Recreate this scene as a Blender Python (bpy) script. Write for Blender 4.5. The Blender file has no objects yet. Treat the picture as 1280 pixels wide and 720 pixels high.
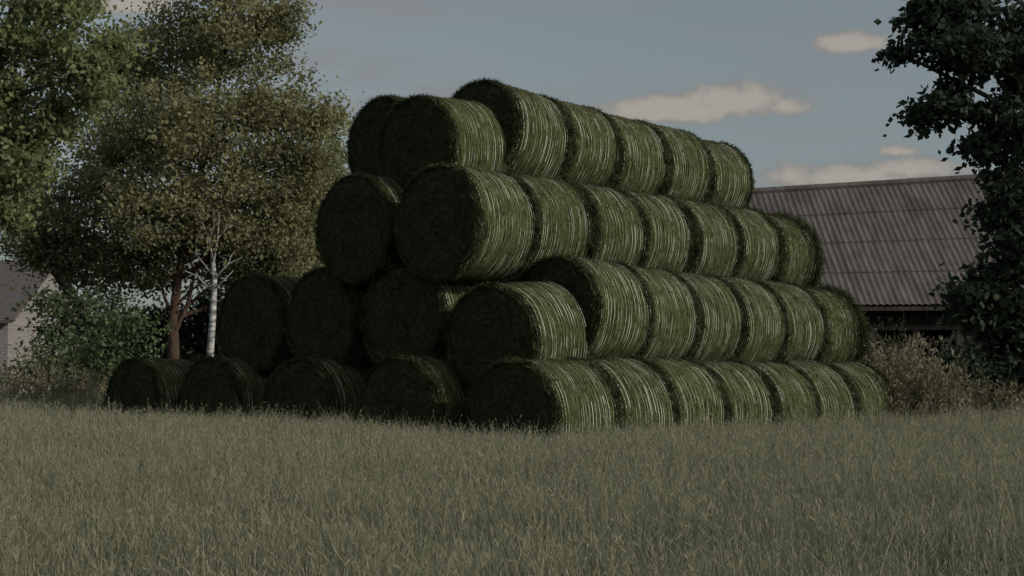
import bpy, math, random
import numpy as np
R = np.random.RandomState(7); random.seed(7)
S = bpy.context.scene; C = S.collection
F = 1890.0; CAMZ = 1.33; PITCH = math.atan(108/F)
def at(px, py, Y):
    dx=(px-640)/F; dz=(360-py)/F
    y=math.cos(PITCH)-dz*math.sin(PITCH); z=math.sin(PITCH)+dz*math.cos(PITCH)
    return np.array([dx/y*Y, Y, CAMZ+z/y*Y])
# ---------------- materials
class NT:
    def __init__(s, tree): s.t=tree; tree.nodes.clear()
    def n(s, typ, ins=None, **props):
        nd=s.t.nodes.new(typ)
        for k,v in props.items(): setattr(nd,k,v)
        for k,v in (ins or {}).items():
            sock=nd.inputs[k]
            if isinstance(v, bpy.types.NodeSocket): s.t.links.new(v, sock)
            else: sock.default_value=v
        return nd
    def m(s, op, a, b=0.0, c=None, clamp=False):
        nd=s.n('ShaderNodeMath', {0:a,1:b}, operation=op); nd.use_clamp=clamp
        if c is not None:
            if isinstance(c,bpy.types.NodeSocket): s.t.links.new(c,nd.inputs[2])
            else: nd.inputs[2].default_value=c
        return nd.outputs[0]
    def mix(s, f, a, b, mode='MIX'):
        nd=s.n('ShaderNodeMix', data_type='RGBA', blend_type=mode)
        for i,v in ((0,f),(6,a),(7,b)):
            if isinstance(v,bpy.types.NodeSocket): s.t.links.new(v,nd.inputs[i])
            else: nd.inputs[i].default_value = v if i==0 else (*v,1)
        return nd.outputs[2]
    def noise(s, vec, scale, detail=4, rough=.6):
        ins={'Scale':scale,'Detail':detail,'Roughness':rough}
        if vec is not None: ins['Vector']=vec
        return s.n('ShaderNodeTexNoise',ins).outputs['Fac']
    def ramp(s, f, stops):
        nd=s.n('ShaderNodeValToRGB',{'Fac':f}); cr=nd.color_ramp
        while len(cr.elements)<len(stops): cr.elements.new(.5)
        for e,(p,c) in zip(cr.elements,stops): e.position=p; e.color=(*c,1) if len(c)==3 else c
        return nd.outputs[0]
    def sstep(s, v, a, b):
        return s.n('ShaderNodeMapRange',{'Value':v,'From Min':a,'From Max':b,'To Min':0.,'To Max':1.},interpolation_type='SMOOTHSTEP').outputs[0]
def newmat(name):
    m=bpy.data.materials.new(name); m.use_nodes=True; return m, NT(m.node_tree)
def finish(t, col, rough=.9, bump=None, bstr=.5, bdist=.02, transl=0, spec=.1):
    ins={'Base Color':col,'Roughness':rough,'Specular IOR Level':spec}
    if bump is not None:
        ins['Normal']=t.n('ShaderNodeBump',{'Height':bump,'Strength':bstr,'Distance':bdist}).outputs[0]
    sh=t.n('ShaderNodeBsdfPrincipled',ins).outputs[0]
    if transl>0:
        tr=t.n('ShaderNodeBsdfTranslucent',{'Color':col}).outputs[0]
        sh=t.n('ShaderNodeMixShader',{0:transl,1:sh,2:tr}).outputs[0]
    t.n('ShaderNodeOutputMaterial',{'Surface':sh})
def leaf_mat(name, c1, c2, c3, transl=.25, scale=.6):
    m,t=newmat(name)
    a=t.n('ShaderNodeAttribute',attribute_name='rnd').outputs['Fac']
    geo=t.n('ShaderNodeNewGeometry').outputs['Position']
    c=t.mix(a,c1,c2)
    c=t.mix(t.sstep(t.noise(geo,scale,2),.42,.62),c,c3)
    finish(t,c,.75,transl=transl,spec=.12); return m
def simple(name, c1, c2, scale=3, stretch=(1,1,1), bump=.5, rough=.9, bdist=.02):
    m,t=newmat(name)
    co=t.n('ShaderNodeTexCoord').outputs['Object']
    mp=t.n('ShaderNodeMapping',{'Vector':co,'Scale':stretch}).outputs[0]
    nz=t.noise(mp,scale,6)
    finish(t,t.mix(t.sstep(nz,.35,.65),c1,c2),rough,nz,bump,bdist); return m
# ---------------- mesh helpers
def link(o, parent=None):
    C.objects.link(o)
    if parent is not None: o.parent=parent
    return o
def np_mesh(name, V, Q, mat, parent=None, attrs=None, smooth=False, uv=None):
    me=bpy.data.meshes.new(name); V=np.asarray(V,dtype=np.float32); Q=np.asarray(Q,dtype=np.int32)
    me.vertices.add(len(V)); me.vertices.foreach_set('co',V.ravel())
    me.loops.add(Q.size); me.loops.foreach_set('vertex_index',Q.ravel())
    me.polygons.add(len(Q)); me.polygons.foreach_set('loop_start',np.arange(0,Q.size,Q.shape[1],dtype=np.int32))
    me.polygons.foreach_set('loop_total',np.full(len(Q),Q.shape[1],dtype=np.int32))
    me.update(calc_edges=True)
    for k,v in (attrs or {}).items():
        a=me.attributes.new(k,'FLOAT','POINT'); a.data.foreach_set('value',np.asarray(v,dtype=np.float32))
    if uv is not None:
        a=me.attributes.new('cyl','FLOAT_VECTOR','POINT'); a.data.foreach_set('vector',np.asarray(uv,dtype=np.float32).ravel())
    if smooth: me.polygons.foreach_set('use_smooth',np.ones(len(Q),dtype=bool))
    me.materials.append(mat); me.validate()
    return link(bpy.data.objects.new(name,me),parent)
class MB:
    def __init__(s): s.v=[]; s.f=[]
    def box(s,x0,x1,y0,y1,z0,z1,M=None):
        b=len(s.v); P=[(x,y,z) for x in(x0,x1) for y in(y0,y1) for z in(z0,z1)]
        s.v+=P; s.f+=[tuple(b+i for i in q) for q in((0,1,3,2),(4,6,7,5),(0,4,5,1),(2,3,7,6),(0,2,6,4),(1,5,7,3))]
    def bar(s,p,q,w,d):
        p=np.array(p,float);q=np.array(q,float);t=q-p;t/=np.linalg.norm(t)
        u=np.cross(t,(0,1,0)); u/=np.linalg.norm(u); v=np.cross(t,u); b=len(s.v)
        for e in(p,q):
            for a,c in((-1,-1),(1,-1),(1,1),(-1,1)): s.v.append(tuple(e+u*a*w/2+v*c*d/2))
        s.f+=[(b,b+1,b+2,b+3),(b+7,b+6,b+5,b+4)]+[(b+i,b+4+i,b+4+(i+1)%4,b+(i+1)%4) for i in range(4)]
    def tube(s,pts,rad,n=8,wob=0):
        pts=[np.array(p,float) for p in pts]; b=len(s.v)
        for i,p in enumerate(pts):
            t=pts[min(i+1,len(pts)-1)]-pts[max(i-1,0)]; t/=np.linalg.norm(t)+1e-9
            u=np.cross(t,(.31,.95,.05)); u/=np.linalg.norm(u)+1e-9; v=np.cross(t,u)
            for k in range(n):
                a=2*math.pi*k/n; r=rad[i]*(1+wob*random.uniform(-1,1))
                s.v.append(tuple(p+(u*math.cos(a)+v*math.sin(a))*r))
        for i in range(len(pts)-1):
            for k in range(n):
                s.f.append((b+i*n+k,b+i*n+(k+1)%n,b+(i+1)*n+(k+1)%n,b+(i+1)*n+k))
    def build(s,name,mat,parent=None,smooth=False):
        me=bpy.data.meshes.new(name); me.from_pydata(s.v,[],s.f); me.update()
        if smooth: me.polygons.foreach_set('use_smooth',[True]*len(me.polygons))
        me.materials.append(mat); return link(bpy.data.objects.new(name,me),parent)
def tag(o,label=None,cat=None,group=None,kind=None):
    if label:o['label']=label
    if cat:o['category']=cat
    if group:o['group']=group
    if kind:o['kind']=kind
    return o
def empty(name,loc,rz=0):
    o=bpy.data.objects.new(name,None); o.location=loc; o.rotation_euler=(0,0,rz); o.empty_display_size=.3
    return link(o)
def unit(v): return v/(np.linalg.norm(v,axis=1,keepdims=True)+1e-9)
def leaf_quads(P,D,Sd,L,W):
    n=len(P); V=np.empty((n,4,3)); L=L[:,None]; W=W[:,None]
    V[:,0]=P; V[:,1]=P+D*L*.5+Sd*W*.5; V[:,2]=P+D*L; V[:,3]=P+D*L*.5-Sd*W*.5
    return V.reshape(-1,3), np.arange(n*4).reshape(n,4)
# ---------------- frame of the stack
TH=math.radians(42); A=np.array([math.sin(TH),math.cos(TH)]); B=np.array([-math.cos(TH),math.sin(TH)])
F0=np.array([0.,18.2]); D=1.5; RAD=.75; L=1.17
def ab(x,y):
    return (x-F0[0])*A[0]+(y-F0[1])*A[1], (x-F0[0])*B[0]+(y-F0[1])*B[1]
def gz(x,y):
    x=np.asarray(x,float); y=np.asarray(y,float)
    sa,sb=ab(x,y)
    dx=np.maximum(np.maximum(-.3-sa,sa-9),0); dy=np.maximum(np.maximum(-.8-sb,sb-9.2),0)
    d=np.sqrt(dx*dx+dy*dy); k=np.clip(d/1.0,0,1); k=k*k*(3-2*k)
    return k*(.20+.03*np.sin(x*.7+1)*np.cos(y*.5)+.15*np.clip(-x/7,0,1.2)*np.clip((y-8)/12,0,1))
# ---------------- ground
m_ground,t=newmat('field_soil')
geo=t.n('ShaderNodeNewGeometry').outputs['Position']
n1=t.noise(geo,.35,5); n2=t.noise(geo,14,5)
c=t.mix(t.sstep(n1,.35,.65),(.08,.085,.048),(.056,.066,.034)); c=t.mix(t.sstep(n2,.3,.7),(.038,.04,.026),c)
finish(t,c,1,n2,.8,.05)
xs=np.concatenate([[-3000,-900,-300,-120,-70,-45],np.arange(-30,30.1,.4),[45,70,120,300,900,3000]])
ys=np.concatenate([[-900,-200,-60,-20,-8],np.arange(-2,45,.4),[55,75,120,300,900,3000]])
X,Y=np.meshgrid(xs,ys,indexing='ij'); Z=gz(X,Y); nx,ny=X.shape
idx=np.arange(nx*ny).reshape(nx,ny)
Q=np.stack([idx[:-1,:-1],idx[1:,:-1],idx[1:,1:],idx[:-1,1:]],-1).reshape(-1,4)
g=np_mesh('ground',np.stack([X,Y,Z],-1).reshape(-1,3),Q,m_ground,smooth=True); tag(g,kind='structure')
# ---------------- grass
m_grass,t=newmat('meadow_grass')
h=t.n('ShaderNodeAttribute',attribute_name='h').outputs['Fac']; rn=t.n('ShaderNodeAttribute',attribute_name='rnd').outputs['Fac']
geo=t.n('ShaderNodeNewGeometry').outputs['Position']
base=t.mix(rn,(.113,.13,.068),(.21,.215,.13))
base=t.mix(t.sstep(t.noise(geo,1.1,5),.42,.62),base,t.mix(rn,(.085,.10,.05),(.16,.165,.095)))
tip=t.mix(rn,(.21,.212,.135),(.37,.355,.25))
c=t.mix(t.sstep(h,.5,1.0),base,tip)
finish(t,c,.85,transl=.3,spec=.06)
def blades(name,n,xr,yr,hm,wm,mat,seed,heads=.42,keep=None,lean=.19):
    r=np.random.RandomState(seed)
    y=yr[0]+(yr[1]-yr[0])*r.rand(n); half=(xr+ .38*y)
    x=(r.rand(n)*2-1)*half
    acc=(half/half.max())*np.clip(1.5-(y-yr[0])/(yr[1]-yr[0]),.5,1)
    k=r.rand(n)<acc; x=x[k];y=y[k]
    G=9; jx=np.sin(np.floor(x*G)*12.9+np.floor(y*G)*78.2)*43.7%1-.5; jy=np.sin(np.floor(x*G)*39.3+np.floor(y*G)*11.1)*57.1%1-.5
    tx=(np.floor(x*G)+.5+jx*.9)/G; ty=(np.floor(y*G)+.5+jy*.9)/G
    q=r.rand(len(x))*.6
    x=x*(1-q)+tx*q; y=y*(1-q)+ty*q
    sa,sb=ab(x,y); ok=~((sa>-.0)&(sa<8.5)&(sb>-.70)&(sb<8.8))
    if keep is not None: ok&=keep(x,y)
    x=x[ok];y=y[ok]; n=len(x)
    tuft=np.sin(np.floor(x*4)*12.9+np.floor(y*4)*78.2)*43.7%1
    patch=.84+.10*np.sin(x*1.3+np.sin(y*.9)*2)*np.sin(y*1.1+x*.4)+.09*np.sin(x*5.1+y*2)*np.sin(y*4.3-x*1.7)+.16*tuft
    H=hm*(.5+.6*r.rand(n)**.8+.28*(r.rand(n)<.08))*patch; W=wm*(.6+.8*r.rand(n))*(1+ y*.05)
    base=np.stack([x,y,gz(x,y)],-1)
    an=r.rand(n)*6.283; dr=np.stack([np.cos(an),np.sin(an),0*an],-1)+np.array([-.15,.05,0])
    bend=H*lean*(.2+r.rand(n)*1.4+2.6*(r.rand(n)<.14))
    a2=r.rand(n)*6.283; sd=np.stack([np.cos(a2),np.sin(a2),0*an],-1)
    ts=[0,.4,.75,1.0]; ws=[.8,1,.7,.08]
    V=np.empty((n,4,2,3)); 
    for i,(tt,w) in enumerate(zip(ts,ws)):
        p=base+np.array([0,0,1])*(H*(tt-.25*lean*tt**3))[:,None]+dr*(bend*tt**2.2)[:,None]
        V[:,i,0]=p-sd*(W*w/2)[:,None]; V[:,i,1]=p+sd*(W*w/2)[:,None]
    b=np.arange(n)[:,None]*8; 
    Qs=[np.concatenate([b+2*i,b+2*i+1,b+2*i+3,b+2*i+2],1) for i in range(3)]
    Q=np.concatenate(Qs,0); V=V.reshape(-1,3)
    hh=np.tile(np.repeat(ts,2),n); rr=np.repeat(r.rand(n),8)
    m=r.rand(n)<heads; nn=int(m.sum())
    for tt,ln in ((.98,.04),(.91,.035),(.82,.04),(.70,.05)):     # feathery side leaves and tip
        if not nn or (tt<.95 and hm<.4): continue
        tipp=base+np.array([0,0,1])*(H*(tt-.25*lean*tt**3))[:,None]+dr*(bend*tt**2.2)[:,None]; tipp=tipp[m]
        dd=unit(np.array([0,0,1.0])+r.randn(nn,3)*np.array([.65,.65,.3])); s2=unit(np.cross(dd,r.randn(nn,3)))
        V2,Q2=leaf_quads(tipp,dd,s2,ln*(.5+1.0*r.rand(nn)),W[m]*.8)
        Q=np.concatenate([Q,Q2+len(V)],0); V=np.concatenate([V,V2],0)
        hh=np.concatenate([hh,np.full(nn*4,tt+.02)]); rr=np.concatenate([rr,np.repeat(.3+.7*r.rand(nn),4)])
    return np_mesh(name,V,Q,mat,attrs={'h':hh,'rnd':rr})
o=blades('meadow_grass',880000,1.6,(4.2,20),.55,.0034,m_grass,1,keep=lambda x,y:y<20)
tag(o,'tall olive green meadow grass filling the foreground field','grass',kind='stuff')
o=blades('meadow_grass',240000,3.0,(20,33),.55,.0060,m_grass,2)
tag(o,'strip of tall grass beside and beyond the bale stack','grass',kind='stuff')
m_grass2=leaf_mat('dark_rough_grass',(.055,.07,.035),(.09,.10,.055),(.07,.075,.04))
o=blades('rough_grass',90000,4,(33,62),.30,.025,m_grass2,3,heads=0)
tag(o,'darker short rough grass behind the field below the trees','grass',kind='stuff')
# ---------------- hay bale
m_hay,t=newmat('green_hay_skin')
uv=t.n('ShaderNodeAttribute',attribute_name='cyl').outputs['Vector']
mp=t.n('ShaderNodeMapping',{'Vector':uv,'Scale':(60,9,3)}).outputs[0]
s1=t.noise(mp,1.0,6,.75)
mp2=t.n('ShaderNodeMapping',{'Vector':uv,'Scale':(15,2.6,1)}).outputs[0]
s2=t.noise(mp2,1.3,6,.72)
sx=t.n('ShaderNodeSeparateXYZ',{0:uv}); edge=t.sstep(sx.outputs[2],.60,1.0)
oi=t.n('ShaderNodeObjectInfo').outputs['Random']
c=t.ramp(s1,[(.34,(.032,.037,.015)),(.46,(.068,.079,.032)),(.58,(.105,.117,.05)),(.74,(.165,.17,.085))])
dk=t.sstep(t.m('ADD',s2,t.m('MULTIPLY',edge,.10)),.53,.62)  # dark hay mottling, plus shadow painted in toward the bale edges
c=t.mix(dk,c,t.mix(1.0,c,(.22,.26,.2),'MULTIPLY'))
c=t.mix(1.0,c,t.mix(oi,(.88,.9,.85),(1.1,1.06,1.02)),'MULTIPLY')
finish(t,c,.9,s1,.8,.02)
m_end,t=newmat('rolled_hay_end')
uv=t.n('ShaderNodeAttribute',attribute_name='cyl').outputs['Vector']
co=t.n('ShaderNodeTexCoord').outputs['Object']
mp=t.n('ShaderNodeMapping',{'Vector':uv,'Scale':(20,3.5,1)}).outputs[0]
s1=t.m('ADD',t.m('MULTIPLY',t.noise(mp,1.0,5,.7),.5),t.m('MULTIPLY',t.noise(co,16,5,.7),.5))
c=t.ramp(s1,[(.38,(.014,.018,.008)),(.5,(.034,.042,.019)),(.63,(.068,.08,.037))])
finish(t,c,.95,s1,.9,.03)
m_strand=leaf_mat('loose_hay_strand',(.048,.057,.024),(.12,.13,.06),(.032,.04,.016),.2,4)
m_twine,t=newmat('pale_net_twine'); co=t.n('ShaderNodeTexCoord').outputs['Object']
finish(t,t.mix(t.sstep(t.noise(co,3.5,4),.40,.60),(.13,.14,.08),(.68,.67,.55)),.6)
def bale_radius(u):
    return RAD*(1-.028*u*u-.035*np.abs(u)**12)
def make_bale_meshes(seed,shag=1.0):
    r=np.random.RandomState(seed); ph=r.rand(8)*6.28
    def rr(u,a): return bale_radius(u)*(1+.010*np.sin(2*a+ph[4])+.010*np.sin(3*a+ph[0]+u)+.006*np.sin(7*a+ph[1])*np.cos(3*u+ph[2])+.005*np.sin(u*11+ph[3]+.4*np.sin(a*2)))
    nu,na=64,120; us=np.linspace(-1,1,nu); aa=np.linspace(0,2*np.pi,na+1)
    U,AA=np.meshgrid(us,aa,indexing='ij'); RR=rr(U,AA); RR=RR*(1+.003*shag**2*r.randn(*RR.shape)); RR[:,-1]=RR[:,0]
    V=np.stack([U*L*.503,RR*np.cos(AA),RR*np.sin(AA)],-1).reshape(-1,3)
    uvv=np.stack([U*L*.5+seed*3,AA*RAD,np.abs(U)],-1).reshape(-1,3)
    id=np.arange(nu*(na+1)).reshape(nu,na+1)
    Q=np.stack([id[:-1,:-1],id[:-1,1:],id[1:,1:],id[1:,:-1]],-1).reshape(-1,4)
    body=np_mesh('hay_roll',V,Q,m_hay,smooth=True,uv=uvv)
    ends=[]
    for sgn in(-1,1):
        nr=60; rs=np.linspace(0.004,1,nr); RR2,A2=np.meshgrid(rs,aa,indexing='ij')
        ra=RR2*rr(np.full_like(A2,sgn),A2)*.998
        xo=sgn*(L*.503+.03*(1-RR2**6)+.0028*np.sin(RR2*52+A2+.8*np.sin(A2*2+ph[5]))*(1-RR2**8)+.012*np.sin(RR2*9+ph[6])*np.cos(A2*2+ph[7])*(1-RR2**8))
        xo[-1,:]=sgn*L*.503
        V=np.stack([xo,ra*np.cos(A2),ra*np.sin(A2)],-1).reshape(-1,3)
        uvv=np.stack([ra+A2*.02+seed,A2*.9,0*ra],-1).reshape(-1,3)
        id=np.arange(nr*(na+1)).reshape(nr,na+1)
        Q=np.stack([id[:-1,:-1],id[:-1,1:],id[1:,1:],id[1:,:-1]],-1).reshape(-1,4)
        ends.append(np_mesh('end_face',V,Q,m_end,smooth=True,uv=uvv))
    n=22000; u=(r.rand(n)*2-1); k=r.rand(n)<.42; u[k]=np.sign(u[k])*(1-np.abs(r.randn(k.sum()))*.08); u=np.clip(u,-1,1)
    a=r.rand(n)*6.283
    if shag>1: k=r.rand(n)<.6; u[k]=1-np.abs(r.randn(k.sum()))*.35; u=np.clip(u,-1,1)
    ra=rr(u,a)*.995
    P=np.stack([u*L*.503,ra*np.cos(a),ra*np.sin(a)],-1); N=np.stack([.3*u**9,np.cos(a),np.sin(a)],-1)
    T=np.stack([0*a,-np.sin(a),np.cos(a)],-1)*np.sign(r.randn(n))[:,None]
    X=np.zeros((n,3)); sh=np.abs(u)>.84; X[:,0]=r.randn(n)*np.where(sh,.6,.22)
    lift=np.where(sh,.12+.8*r.rand(n)**1.6,.03+.5*r.rand(n)**3.5)*shag**.5
    Dr=unit(T*.9+N*lift[:,None]+X)
    n2=4200; rad=RAD*np.sqrt(r.rand(n2))*.96; a2=r.rand(n2)*6.283; sg=np.where(r.rand(n2)<.6,-1,1)
    P2=np.stack([sg*(L*.503+.028*(1-(rad/RAD)**6)),rad*np.cos(a2),rad*np.sin(a2)],-1)
    D2=unit(np.stack([sg*(.05+.3*r.rand(n2)),-np.sin(a2)+.6*r.randn(n2),np.cos(a2)+.6*r.randn(n2)],-1))
    P=np.concatenate([P,P2]);Dr=np.concatenate([Dr,D2]); nn=len(P)
    Sd=unit(np.cross(Dr,r.randn(nn,3))); Ln=np.concatenate([(np.where(sh,.055,.035)+np.where(sh,.09,.055)*r.rand(n)**1.5)*shag,.03+.045*r.rand(n2)]); Wd=.004+.006*r.rand(nn)
    Wd[:n][sh]*=1.4; Wd[:n][~sh]*=.8
    V,Q=leaf_quads(P,Dr,Sd,Ln,Wd)
    fuzz=np_mesh('loose_hay',V,Q,m_strand,attrs={'rnd':np.repeat(r.rand(nn),4)})
    vs=[];fs=[]; c0=0; NR=19
    rings=np.linspace(-.92,.88,NR)+r.randn(NR)*.030
    for q,u0 in enumerate(rings):
        a=np.linspace(0,2*np.pi,121); wob=.008*np.sin(a+ph[q%8])+.003*np.sin(5*a+q)
        uu=np.clip(u0+wob,-.98,.98); ra=rr(uu,a)+.011
        keep=(np.sin(a*2+q*1.7+ph[2])+.9*np.sin(a*5+q*3.1)+.6*np.sin(a*11+q*2))>(-1.5 if shag<=1 else -.3)
        w=.0028*(.4+1.0*r.rand())
        for i in range(121):
            for s1_ in(-w,w):
                vs.append((uu[i]*L*.503+s1_,(ra[i]+.004)*math.cos(a[i]),(ra[i]+.004)*math.sin(a[i])))
        for i in range(120):
            if keep[i]: fs.append((c0+2*i,c0+2*i+1,c0+2*i+3,c0+2*i+2))
        c0+=242
    tw=np_mesh('net_wrap',np.array(vs),np.array(fs),m_twine)
    return [body]+ends+[fuzz,tw]
def part_tree(root,parts,roll):
    for p in parts:
        p.parent=root; p.location=(0,0,RAD); p.rotation_euler=(roll,0,0)
protos=[]
for v in range(6):
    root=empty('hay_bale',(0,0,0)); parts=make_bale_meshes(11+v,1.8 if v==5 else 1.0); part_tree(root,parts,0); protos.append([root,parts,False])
AXROT=math.atan2(A[1],A[0])
nb=[0]
ordw=['first','second','third','fourth','fifth','sixth','seventh']
def bale(start,k,z,label,db=0,dz=0,group='round hay bales in the stack',sp=L,tilt=0,da=0,rough=False):
    v=(nb[0]*3+nb[0]//5)%5; nb[0]+=1
    if rough: v=5
    p=start+A*(sp*(k+.5)+da)+B*(db+random.uniform(-.02,.02)); zz=z-RAD+dz+random.uniform(-.015,.015)
    root,parts,used=protos[v]
    roll=random.uniform(0,6.28); rz=AXROT+random.uniform(-.035,.035)
    if used:
        r2=root.copy(); C.objects.link(r2); ps=[]
        for q in parts: q2=q.copy(); C.objects.link(q2); ps.append(q2)
        root,parts=r2,ps
    else: protos[v][2]=True
    part_tree(root,parts,roll)
    root.location=(p[0],p[1],zz); root.rotation_euler=(random.uniform(-.01,.01),tilt+random.uniform(-.015,.015),rz)
    tag(root,label,'hay bale',group)
S1=F0; S2=F0+B*.8+A*.45; S3=S2+B*.8; S4=S3+B*.8+A*.4
levels=[('bottom',.78,S1,7,1.99,5),('second',2.04,S2,7,1.6,4),('third',3.30,S3,7,1.6,3),('top',4.56,S4,6,1.6,2)]
rows=['front row','second row','third row','fourth row','leftmost row']
for lv,z,st,n,sp,nr in levels:
    for row in range(nr):
        if row==0:
            for k in range(n):
                dz=0;db=0;tl=0;da=0
                if lv=='second': dz=[-.29,.08,.05,.03,.01,.0,-.02][k]; db=[.0,-.12,-.04,0,0,0,0][k]; tl=[-.07,.05,.02,0,0,0,0][k]; da=[.08,-.06,-.03,0,0,0,0][k]
                if lv=='third': da=[-.17,-.15,-.12,-.09,-.06,-.03,0][k]
                if lv=='top': dz=[-.16,.13,.09,.05,.03,.0][k]; db=[.02,-.12,-.06,-.03,0,0][k]; tl=[-.04,.07,.02,0,0,0][k]; da=[-.06,-.28,-.18,-.08,-.04,0][k]
                if k==n-1 and lv!='bottom': dz-=.04
                if k==0: lab=f'front row hay bale of the {lv} layer showing its dark round end'
                elif k==n-1: lab=f'green hay bale closing the far right end of the {lv} layer front row'
                else: lab=f'green net wrapped hay bale, {ordw[k]} from the left in the {lv} layer front row'
                bale(st,k,z,lab,db,dz,tilt=tl,da=da,rough=(k==n-1 and lv in('second','third')))
        else:
            s=st+B*sp*row
            if lv=='third': s=s-A*.12
            if lv=='third' and row==2: s=s+A*2.0
            if lv=='top': s=s+A*.72-B*.03
            rn=rows[row] if not(lv=='second' and row==3) else 'leftmost row'
            for k in range(2):
                if k==0: lab=f'shaded hay bale, dark round end facing out, {lv} layer, {rn} of the stack'
                else: lab=f'hay bale tucked behind the dark fronted one, {lv} layer, {rn}'
                bale(s,k,z,lab,dz=.12 if lv=='top' else .03 if lv=='third' else .03)
# ---------------- trees
m_bark=simple('brown_bark',(.05,.033,.026),(.12,.072,.058),6,(3,3,.6),.9)
m_barkg=simple('grey_bark',(.05,.045,.035),(.10,.09,.07),6,(3,3,.6),.9)
m_birch=simple('white_birch_bark',(.14,.13,.12),(.60,.58,.55),3,(1,1,4),.3)
m_twig=simple('pale_birch_twig',(.14,.13,.12),(.38,.36,.33),3,(1,1,2),.3)
L_olive=leaf_mat('olive_leaves',(.26,.255,.13),(.37,.355,.20),(.19,.19,.10),.45,.45)
L_green=leaf_mat('fresh_leaves',(.23,.26,.12),(.37,.39,.20),(.17,.20,.09),.5,.7)
L_pale=leaf_mat('pale_green_leaves',(.20,.22,.11),(.32,.33,.18),(.17,.19,.095),.4,.5)
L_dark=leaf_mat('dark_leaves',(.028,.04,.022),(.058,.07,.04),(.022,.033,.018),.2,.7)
L_blue=leaf_mat('bluish_shade_leaves',(.045,.062,.040),(.08,.102,.068),(.045,.06,.04),.3,.7)  # dark tone paints backlit shade into the right tree's leaves; right shrub shares it
L_bush=leaf_mat('bush_leaves',(.09,.13,.06),(.20,.245,.12),(.095,.125,.06),.4,.8)
L_dry=leaf_mat('dry_weed_leaves',(.24,.215,.14),(.44,.385,.27),(.19,.185,.11),.35,2)
def crown(blobs,Yd,leafL,leafW,clumps,per,seed,spread=.30,droop=.2,zr=None):
    r=np.random.RandomState(seed); Ps=[]; tips=[]
    for (px,py,rx,ry,*dd) in blobs:
        Yb=Yd+(dd[0] if dd else 0); c=at(px,py,Yb); sc=F/Yb; ax,az=rx/sc,ry/sc; ay=(ax+az)*.5
        m=max(6,int(clumps*(ax*az)**.9)); d=unit(r.randn(m,3)); q=(.20+.8*r.rand(m)**.6)[:,None]
        cc=c+d*q*np.array([ax,ay,az]); tips.append((c,cc))
        for e in cc:
            k=int(per*(.5+r.rand())); s=spread*(.6+.8*r.rand())
            Ps.append(e+r.randn(k,3)*np.array([s,s,s*.6]))
    P=np.concatenate(Ps); n=len(P)
    Dr=unit(r.randn(n,3)+np.array([0,0,-droop])); Sd=unit(np.cross(Dr,r.randn(n,3)))
    V,Q=leaf_quads(P,Dr,Sd,leafL*(.6+.8*r.rand(n)),leafW*(.6+.8*r.rand(n)))
    keep=P[:,2]>.15
    Q=Q[keep]
    return V,Q,np.repeat(r.rand(n),4),tips
def tree(name,label,cat,Yd,basepx,trunk,tr,blobs,leafL,leafW,clumps,per,seed,lm,bm_,spread=.3,group=None,twigs=5,droop=.2,extra=None):
    bx=at(basepx,468,Yd)[0]; bz=float(gz(bx,Yd)); root=empty(name,(bx,Yd,bz)); off=np.array([bx,Yd,bz])
    V,Q,rn,tips=crown(blobs,Yd,leafL,leafW,clumps,per,seed,spread,droop)
    pts=[np.array([bx,Yd,bz-.1])]+[at(px,py,Yd) for px,py in trunk]
    tm=MB(); rs=[tr*(1-.75*i/(len(pts)-1)) for i in range(len(pts))]; rs[0]*=1.35
    tm.tube([p-off for p in pts],rs,10,.08); tm.build('trunk',bm_,root,True)
    lb=MB(); rnd=random.Random(seed)
    for P_,r0 in(extra or []):
        lb.tube([at(px,py,Yd)-off for px,py in P_],[r0*(1-.6*i/(len(P_)-1)) for i in range(len(P_))],8,.06)
    for c,cc in tips:
        cand=[p for p in pts[1:] if p[2]<c[2]-.2] or [pts[1]]
        s=min(cand,key=lambda p:np.linalg.norm(p-c)); i=[k for k,p in enumerate(pts) if p is s][0]
        mid=(s+c)/2+np.array([rnd.uniform(-.2,.2),rnd.uniform(-.2,.2),rnd.uniform(.0,.35)])
        r0=rs[i]*.5; lb.tube([s-off,mid-off,c-off],[r0,r0*.65,r0*.35],6,.05)
        for e in cc[:twigs*3]:
            m2=(c+e)/2+np.array([0,0,.1]); lb.tube([c-off,m2-off,e-off],[r0*.3,r0*.2,.008],4)
    lb.build('branches',bm_,root,True)
    me=np_mesh('crown',V-off,Q,lm,root,attrs={'rnd':rn})
    tag(root,label,cat,group); return root
tree('broadleaf_tree','big olive leaved tree with reddish brown trunk behind the left end of the stack','tree',34,213,
     [(217,430),(216,400),(222,350),(238,270),(262,170),(280,70),(285,0)],.14,
     [(300,50,75,55),(225,60,78,60,1),(340,140,62,60),(250,160,98,72,-1),(345,235,68,62),(165,170,72,70,.5),(220,260,105,65,-.5),(125,250,80,60,1),
      (335,310,60,45),(60,295,65,50,1),(390,205,34,55),(185,325,80,38,.5),(358,25,28,32),(270,-30,70,40),(150,90,50,50,1),(408,150,18,24),(100,325,75,35,1),(385,290,35,45,1),
      (300,345,50,35,.5),(360,360,40,40,1),(30,250,50,50,1.5),(290,300,60,50,1)],
     .10,.068,60,80,21,L_olive,m_bark,.22,extra=[([(216,420),(235,380),(243,340),(262,300)],.07),([(217,400),(205,370),(196,335)],.05),([(222,380),(240,362),(262,345),(290,330)],.04)])
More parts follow.
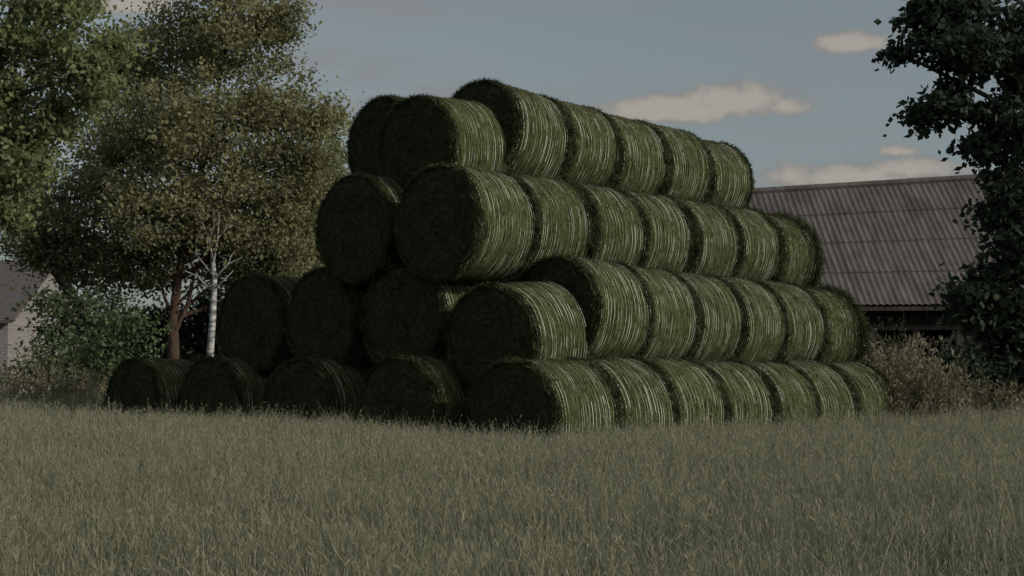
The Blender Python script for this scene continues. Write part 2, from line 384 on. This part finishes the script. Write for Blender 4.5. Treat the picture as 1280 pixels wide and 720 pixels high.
tree('broadleaf_tree','fresh green tree reaching in from the upper left edge','tree',26,-60,
     [(-55,330),(-40,230),(-15,130),(10,50),(20,-20)],.2,
     [(30,55,75,50),(105,95,62,38,-.5),(20,140,75,45),(0,215,60,45),(70,0,75,35),(-60,100,80,70),(60,160,50,28),(130,60,35,22),(40,200,40,25),(0,270,40,30)],
     .11,.07,62,75,22,L_green,m_barkg,.18)
tree('broadleaf_tree','pale green tree standing farther off between the olive tree and the stack','tree',50,400,
     [(400,400),(400,300),(398,220)],.2,
     [(405,200,30,50),(385,270,55,60),(370,360,60,60),(440,330,50,60),(415,150,14,20)],
     .14,.09,32,60,23,L_pale,m_barkg,.3)
tree('broadleaf_tree','tree with backlit shade in its leaf colour, leaning in from the right edge in front of the shed','tree',27,1345,
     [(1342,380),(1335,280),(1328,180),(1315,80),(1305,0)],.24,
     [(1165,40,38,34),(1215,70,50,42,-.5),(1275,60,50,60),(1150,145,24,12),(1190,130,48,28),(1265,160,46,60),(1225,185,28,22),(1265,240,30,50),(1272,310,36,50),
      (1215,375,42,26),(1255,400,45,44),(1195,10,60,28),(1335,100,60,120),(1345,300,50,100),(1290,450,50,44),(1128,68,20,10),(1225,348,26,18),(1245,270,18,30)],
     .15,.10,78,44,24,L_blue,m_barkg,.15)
# bare birch
Yd=32.8; bp=at(262,468,Yd); bz=float(gz(bp[0],Yd)); root=empty('birch_tree',(bp[0],Yd,bz)); off=np.array([bp[0],Yd,bz])
mb=MB(); tp=[(262,480),(263,440),(266,395),(268,350),(266,328)]
mb.tube([at(px,py,Yd)-off for px,py in tp],[.09,.078,.07,.058,.05],10,.05); mb.build('trunk',m_birch,root,True)
mb=MB(); bm=[([(266,332),(262,300),(250,272)],.05),([(266,332),(272,298),(274,268)],.05),([(267,350),(285,330),(302,322)],.04),([(267,345),(248,322),(234,308)],.04),
  ([(266,365),(246,345),(230,338)],.035),([(267,362),(280,350),(292,338)],.03),([(262,300),(268,280),(266,264)],.03),([(250,270),(246,264),(243,256)],.02),([(272,298),(284,284),(288,276)],.03),
  ([(248,322),(244,305),(246,292)],.025),([(274,280),(270,272),(268,266)],.02),([(262,305),(252,296),(246,290)],.02),([(285,330),(290,318),(296,312)],.02),([(267,378),(256,368),(250,358)],.02)]
for P,r0 in bm: mb.tube([at(px,py,Yd+random.uniform(-.3,.3)*(i>0))-off for i,(px,py) in enumerate(P)],[r0*.7,r0*.5,r0*.2],6)
mb.build('branches',m_twig,root,True)
tag(root,'bare white birch with forked pale branches beside the brown trunk','tree')
# shrubs
def shrub(label,Yd,px,blobs,lm,seed,lL=.10,lW=.06,cl=60,per=50,spread=.22,name='shrub',droop=.3):
    return tree(name,label,'shrub',Yd,px,[(px,462),(px+2,440)],.05,blobs,lL,lW,cl,per,seed,lm,m_barkg,spread,twigs=2,droop=droop)
shrub('loose mid green shrub left of the brown tree trunk',29,95,[(95,430,50,40),(55,450,42,32),(150,440,50,38),(118,385,38,25),(170,405,30,22),(75,400,28,20),(100,465,70,16),(45,470,45,14),(165,470,45,14),(60,375,24,16)],L_bush,31,cl=26,spread=.25)
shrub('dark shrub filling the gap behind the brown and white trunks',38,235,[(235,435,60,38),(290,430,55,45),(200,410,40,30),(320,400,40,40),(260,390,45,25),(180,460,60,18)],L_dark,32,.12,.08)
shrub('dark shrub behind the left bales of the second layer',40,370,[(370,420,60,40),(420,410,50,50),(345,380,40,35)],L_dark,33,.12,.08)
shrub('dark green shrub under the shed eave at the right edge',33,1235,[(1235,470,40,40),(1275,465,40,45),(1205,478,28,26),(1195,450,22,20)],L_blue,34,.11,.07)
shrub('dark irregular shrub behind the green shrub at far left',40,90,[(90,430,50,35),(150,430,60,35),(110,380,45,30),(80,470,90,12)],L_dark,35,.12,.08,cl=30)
# dry weeds
def weeds(label,Yd,cx,half,top,seed,n=260):
    r=np.random.RandomState(seed); c=at(cx,468,Yd); root=empty('weed_clump',(c[0],Yd,float(gz(c[0],Yd)))); sc=F/Yd
    st=MB(); Ps=[];Ds=[]
    for i in range(n):
        x=r.uniform(-1,1); y=r.uniform(-.8,.8); hh=(468-top)/sc+1.33; hh*= (1-.3*x*x)*r.uniform(.4,1.1)*(1+.12*math.sin(x*9))
        b=np.array([x*half/sc,y*.9,0]); tt=b+np.array([r.randn()*.15,r.randn()*.15,hh]); m=(b+tt)/2+r.randn(3)*.03
        st.tube([b,m,tt],[.008,.006,.003],3)
        k=30; q=r.rand(k)**.6; Ps.append(b+(tt-b)*q[:,None]+r.randn(k,3)*.03); Ds.append(r.randn(k,3)*.6+np.array([0,0,.7]))
    st.build('stems',L_dry,root)
    P=np.concatenate(Ps);Dr=unit(np.concatenate(Ds)); Sd=unit(np.cross(Dr,r.randn(len(P),3)))
    V,Q=leaf_quads(P,Dr,Sd,.05+.08*r.rand(len(P)),.012+.018*r.rand(len(P)))
    np_mesh('leaves',V,Q,L_dry,root,attrs={'rnd':np.repeat(r.rand(len(P)),4)}); tag(root,label,'weeds')
weeds('tall dry brownish weeds against the right end of the bottom bales',24.2,1135,60,438,41,480)
weeds('thin dry weed clump behind the bale end below the shed opening',27.5,1105,40,430,42,220)
weeds('low pale weed clump at the right edge below the shrub',27,1250,60,492,43,280)
weeds('low pale dry weeds at the foot of the green shrub at far left',28,60,75,484,44,260)
# distant wood
r=np.random.RandomState(5); n=60000; x=(r.rand(n)*2-1)*170; hgt=4+1.5*np.sin(x*.11)+1.2*np.sin(x*.31+1); z=r.rand(n)**.8*hgt; y=150+r.randn(n)*3
P=np.stack([x,y,z],-1); Dr=unit(r.randn(n,3)); Sd=unit(np.cross(Dr,r.randn(n,3))); V,Q=leaf_quads(P,Dr,Sd,.9+.6*r.rand(n),.6+.3*r.rand(n))
tag(np_mesh('distant_wood',V,Q,L_dark,attrs={'rnd':np.repeat(r.rand(n),4)}),'low far off line of woodland along the horizon','woodland',kind='stuff')
# ---------------- shed
m_roof,t=newmat('weathered_corrugated_sheet'); co=t.n('ShaderNodeTexCoord').outputs['Object']
mp=t.n('ShaderNodeMapping',{'Vector':co,'Scale':(3,.5,.5)}).outputs[0]; n1=t.noise(mp,1.2,6); n2=t.noise(co,.5,4)
c=t.mix(t.sstep(n1,.35,.68),(.092,.079,.077),(.148,.13,.126)); c=t.mix(t.sstep(n2,.5,.75),c,(.083,.069,.064)); finish(t,c,.9,n1,.2,.02)
m_wood=simple('dark_weathered_boards',(.014,.011,.010),(.035,.028,.024),3,(6,6,.5),.6)
m_beam=simple('grey_timber',(.04,.034,.03),(.075,.064,.055),4,(5,5,.6),.5)
m_void=simple('shed_interior_shade',(.008,.007,.006),(.02,.017,.015),2)  # near-black colour paints the shade inside the shed opening
root=empty('shed',(14,47,0)); x0,x1=-10.,14.
def roof_mesh(y0,z0l,z0r,y1,z1l,z1r):
    nxr=int((x1-x0)/.19*8); xs=np.linspace(x0,x1,nxr+1); rowsN=4; Vs=[];Qs=[];b=0
    for rI in range(rowsN):
        ta,tb=rI/rowsN-.01*(rI>0),(rI+1)/rowsN
        pr=[]
        for tt,lift in((ta,.0),(tb,.035)):
            fr=(xs-x0)/(x1-x0); za=z0l+(z0r-z0l)*fr; zb=z1l+(z1r-z1l)*fr
            w=np.sin((xs-x0)/.19*2*np.pi); w=np.abs(.5+.5*w)**1.6
            pr.append(np.stack([xs,np.full_like(xs,y0+(y1-y0)*tt),za+(zb-za)*tt+.032*w+lift*(1)],-1))
        V=np.concatenate(pr); m=len(xs); i=np.arange(m-1); Vs.append(V); Qs.append(np.stack([i,i+1,i+1+m,i+m],-1)+b); b+=2*m
    return np.concatenate(Vs),np.concatenate(Qs)
V1,Q1=roof_mesh(3.5,7.15,8.65,-2.4,3.30,3.45); V2,Q2=roof_mesh(3.5,7.15,8.65,9.0,3.3,3.45)
roof=np_mesh('roof',np.concatenate([V1,V2]),np.concatenate([Q1,Q2+len(V1)]),m_roof,root)
mb=MB(); mb.tube([(x0,3.5,7.2),(2,3.5,7.95),(x1,3.5,8.7)],[.12,.12,.12],8); mb.build('ridge_cap',m_roof,roof)
mb=MB(); yw=-1.6
def boards(a,b,z0,z1):
    x=a
    while x<b-.01:
        w=min(.19,b-x); mb.box(x,x+w-.012,yw+random.uniform(-.012,.012),yw+.05,z0,z1+random.uniform(-.02,.02)); x+=.19
boards(x0+.3,-3.2,0,3.35); boards(-.6,x1-.3,0,3.35); boards(-3.2,-.6,2.75,3.35)
mb.box(x0+.3,x1-.3,8.2,8.3,0,3.3)
mb.build('wall',m_wood,root)
mb=MB()
for X_,zr in((x0+.3,7.0),(x1-.4,8.3)):
    b=len(mb.v); P=[(X_,-1.5,0),(X_,8.2,0),(X_,8.2,3.3),(X_,3.5,zr-.15),(X_,-1.5,3.5)]; mb.v+=P+[(x+.1,y,z) for x,y,z in P]
    mb.f+=[tuple(b+i for i in range(5)),tuple(b+9-i for i in range(5))]+[(b+i,b+(i+1)%5,b+5+(i+1)%5,b+5+i) for i in range(5)]
mb.build('gable_wall',m_wood,root)
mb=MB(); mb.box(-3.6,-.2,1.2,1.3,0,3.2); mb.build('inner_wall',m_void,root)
mb=MB(); 
for x in(-3.2,-1.9,-.6): mb.box(x-.08,x+.08,yw-.08,yw+.08,0,2.75)
mb.box(-3.3,-.5,yw-.09,yw+.07,2.66,2.80); mb.bar((-3.1,yw,.9),(-1.9,yw,2.6),.11,.08); mb.bar((-1.98,yw-.02,.9),(-3.1,yw-.02,2.6),.11,.08); mb.bar((-.7,yw,.9),(-1.85,yw,2.6),.11,.08)
mb.bar((-1.8,yw-.02,.9),(-.7,yw-.02,2.6),.11,.08); mb.box(-3.2,-.6,yw-.05,yw+.05,.85,.97)
mb.build('timber_frame',m_beam,root)
mb=MB(); mb.bar((x0,-2.3,3.24),(x1,-2.3,3.38),.14,.06); mb.build('eave_board',m_beam,root)
tag(root,'long shed with grey corrugated roof and dark board walls behind the stack','shed')
# ---------------- house at far left
m_hroof=simple('dull_house_roof',(.09,.08,.078),(.15,.132,.126),4,(1,6,1),.6)
m_brick,t=newmat('pale_brick'); co=t.n('ShaderNodeTexCoord').outputs['Object']
sw=t.n('ShaderNodeSeparateXYZ',{0:co}); cb=t.n('ShaderNodeCombineXYZ',{0:sw.outputs[0],1:sw.outputs[2],2:0.})
bk=t.n('ShaderNodeTexBrick',{'Vector':cb.outputs[0],'Color1':(.33,.30,.285,1),'Color2':(.27,.24,.225,1),'Mortar':(.15,.14,.135,1),'Scale':3.6,'Mortar Size':.02})
finish(t,bk.outputs['Color'],.9)
root=empty('house',(-19.1,48,0))
mb=MB(); mb.box(-5,4.0,-2.7,5.4,0,3.0)
b=len(mb.v)
for X_ in(-5,4.0): mb.v+=[(X_,-2.7,3.0),(X_,5.4,3.0),(X_,1.2,4.75)]
mb.f+=[(b,b+1,b+2),(b+5,b+4,b+3)]; wall=mb.build('wall',m_brick,root)
mb=MB()
for ya,za,yb,zb in((-3.2,2.85,1.2,4.95),(5.9,2.85,1.2,4.95)):
    b=len(mb.v)
    for X_ in(-5.3,4.3):
        for yy,zz in((ya,za),(yb,zb)): mb.v+=[(X_,yy,zz),(X_,yy,zz+.1)]
    mb.f+=[(b,b+2,b+6,b+4),(b+1,b+5,b+7,b+3),(b,b+1,b+3,b+2),(b+4,b+6,b+7,b+5),(b,b+4,b+5,b+1)]
mb.build('roof',m_hroof,root)
m_glass=simple('dark_window_glass',(.02,.022,.025),(.03,.032,.035),2,rough=.2,bump=0); m_white=simple('off_white_frame',(.4,.39,.37),(.5,.49,.46),5)
mb=MB(); mb.box(1.5,2.6,-2.76,-2.71,1.1,2.3); w=mb.build('window',m_white,root)
mb=MB(); mb.box(1.58,2.02,-2.775,-2.765,1.18,2.22); mb.box(2.08,2.52,-2.775,-2.765,1.18,2.22); mb.build('pane',m_glass,w)
tag(root,'small pale brick house with dull grey roof at the far left edge','house')
# ---------------- world, sun, camera
sun_dir=np.array([.80,-.43,.44]); sun_dir/=np.linalg.norm(sun_dir)
W=bpy.data.worlds.new('World'); S.world=W; W.use_nodes=True; t=NT(W.node_tree)
sky=t.n('ShaderNodeTexSky',sky_type='NISHITA'); sky.sun_disc=False; sky.sun_elevation=math.asin(sun_dir[2]); sky.sun_rotation=math.atan2(sun_dir[0],sun_dir[1])
sky.air_density=1.0; sky.dust_density=2.0
hs=t.n('ShaderNodeHueSaturation',{'Saturation':.44,'Value':1.42,'Color':sky.outputs[0]}).outputs[0]
hs=t.mix(1.0,hs,(.94,1.02,1.0),'MULTIPLY')
co=t.n('ShaderNodeTexCoord').outputs['Generated']; sp=t.n('ShaderNodeSeparateXYZ',{0:co})
yy=t.m('MAXIMUM',sp.outputs[1],.05); u=t.m('DIVIDE',sp.outputs[0],yy); v=t.m('DIVIDE',sp.outputs[2],yy)
uvv=t.n('ShaderNodeCombineXYZ',{0:u,1:v,2:0.}).outputs[0]
nz=t.noise(uvv,26,7,.55); nzb=t.noise(uvv,70,5,.6)
mask=None
for px,py,rx,ry in [(835,138,105,24),(930,126,95,32),(985,132,40,20),(1060,222,140,26),(1140,212,85,22),(1078,52,60,21),(1125,188,34,12),(165,4,60,22),(1300,225,60,18),(560,-60,120,18),(-120,90,120,30),(1500,120,140,30)]:
    cu=(px-640)/F; cv=(468-py)/F
    a=t.m('DIVIDE',t.m('SUBTRACT',u,cu),rx/F); b=t.m('DIVIDE',t.m('SUBTRACT',v,cv),ry/F)
    b=t.m('MULTIPLY',b,t.m('ADD',1.0,t.m('MULTIPLY',t.m('LESS_THAN',b,0.),.5)))
    d=t.m('SQRT',t.m('ADD',t.m('MULTIPLY',a,a),t.m('MULTIPLY',b,b)))
    e=t.m('SUBTRACT',1.0,d)
    mask=e if mask is None else t.m('MAXIMUM',mask,e)
dens=t.m('ADD',mask,t.m('MULTIPLY',t.m('SUBTRACT',nz,.5),1.5))
dens=t.m('ADD',dens,t.m('MULTIPLY',t.m('SUBTRACT',nzb,.5),.4))
cm=t.sstep(dens,-.12,.42)
cm=t.m('MULTIPLY',cm,t.m('GREATER_THAN',sp.outputs[1],.06))
cirv=t.n('ShaderNodeMapping',{'Vector':uvv,'Scale':(5,24,1),'Rotation':(0,0,-.22),'Location':(1.7,.4,0)}).outputs[0]
cir=t.sstep(t.noise(cirv,1.0,8,.6),.44,.66)
cir=t.m('MULTIPLY',cir,t.m('ADD',.25,t.m('MULTIPLY',t.sstep(u,.12,-.05),.75)))
STR=.05
skyc=t.mix(t.m('MULTIPLY',cir,.85),hs,tuple(x/STR for x in(.235,.245,.255)))
ccol=t.mix(t.sstep(t.m('ADD',dens,t.m('MULTIPLY',t.m('SUBTRACT',nzb,.5),.8)),.0,.7),tuple(x/STR for x in(.24,.228,.218)),tuple(x/STR for x in(.38,.35,.31)))
fin=t.mix(t.m('MULTIPLY',cm,.92),skyc,ccol)
bg=t.n('ShaderNodeBackground',{'Color':fin,'Strength':STR}); t.n('ShaderNodeOutputWorld',{'Surface':bg.outputs[0]})
sl=bpy.data.lights.new('sun','SUN'); sl.energy=2.0; sl.angle=math.radians(.6); sl.color=(1,.95,.86)
so=bpy.data.objects.new('sun',sl); C.objects.link(so)
from mathutils import Vector
so.rotation_euler=Vector(sun_dir).to_track_quat('Z','Y').to_euler()
cam=bpy.data.cameras.new('camera'); cam.sensor_width=36; cam.lens=F/1280*36; cam.clip_end=8000
coo=bpy.data.objects.new('camera',cam); C.objects.link(coo); coo.location=(0,0,CAMZ); coo.rotation_euler=(math.pi/2+PITCH,0,0); S.camera=coo
S.view_settings.view_transform='Standard'; S.view_settings.look='None'; S.view_settings.exposure=0
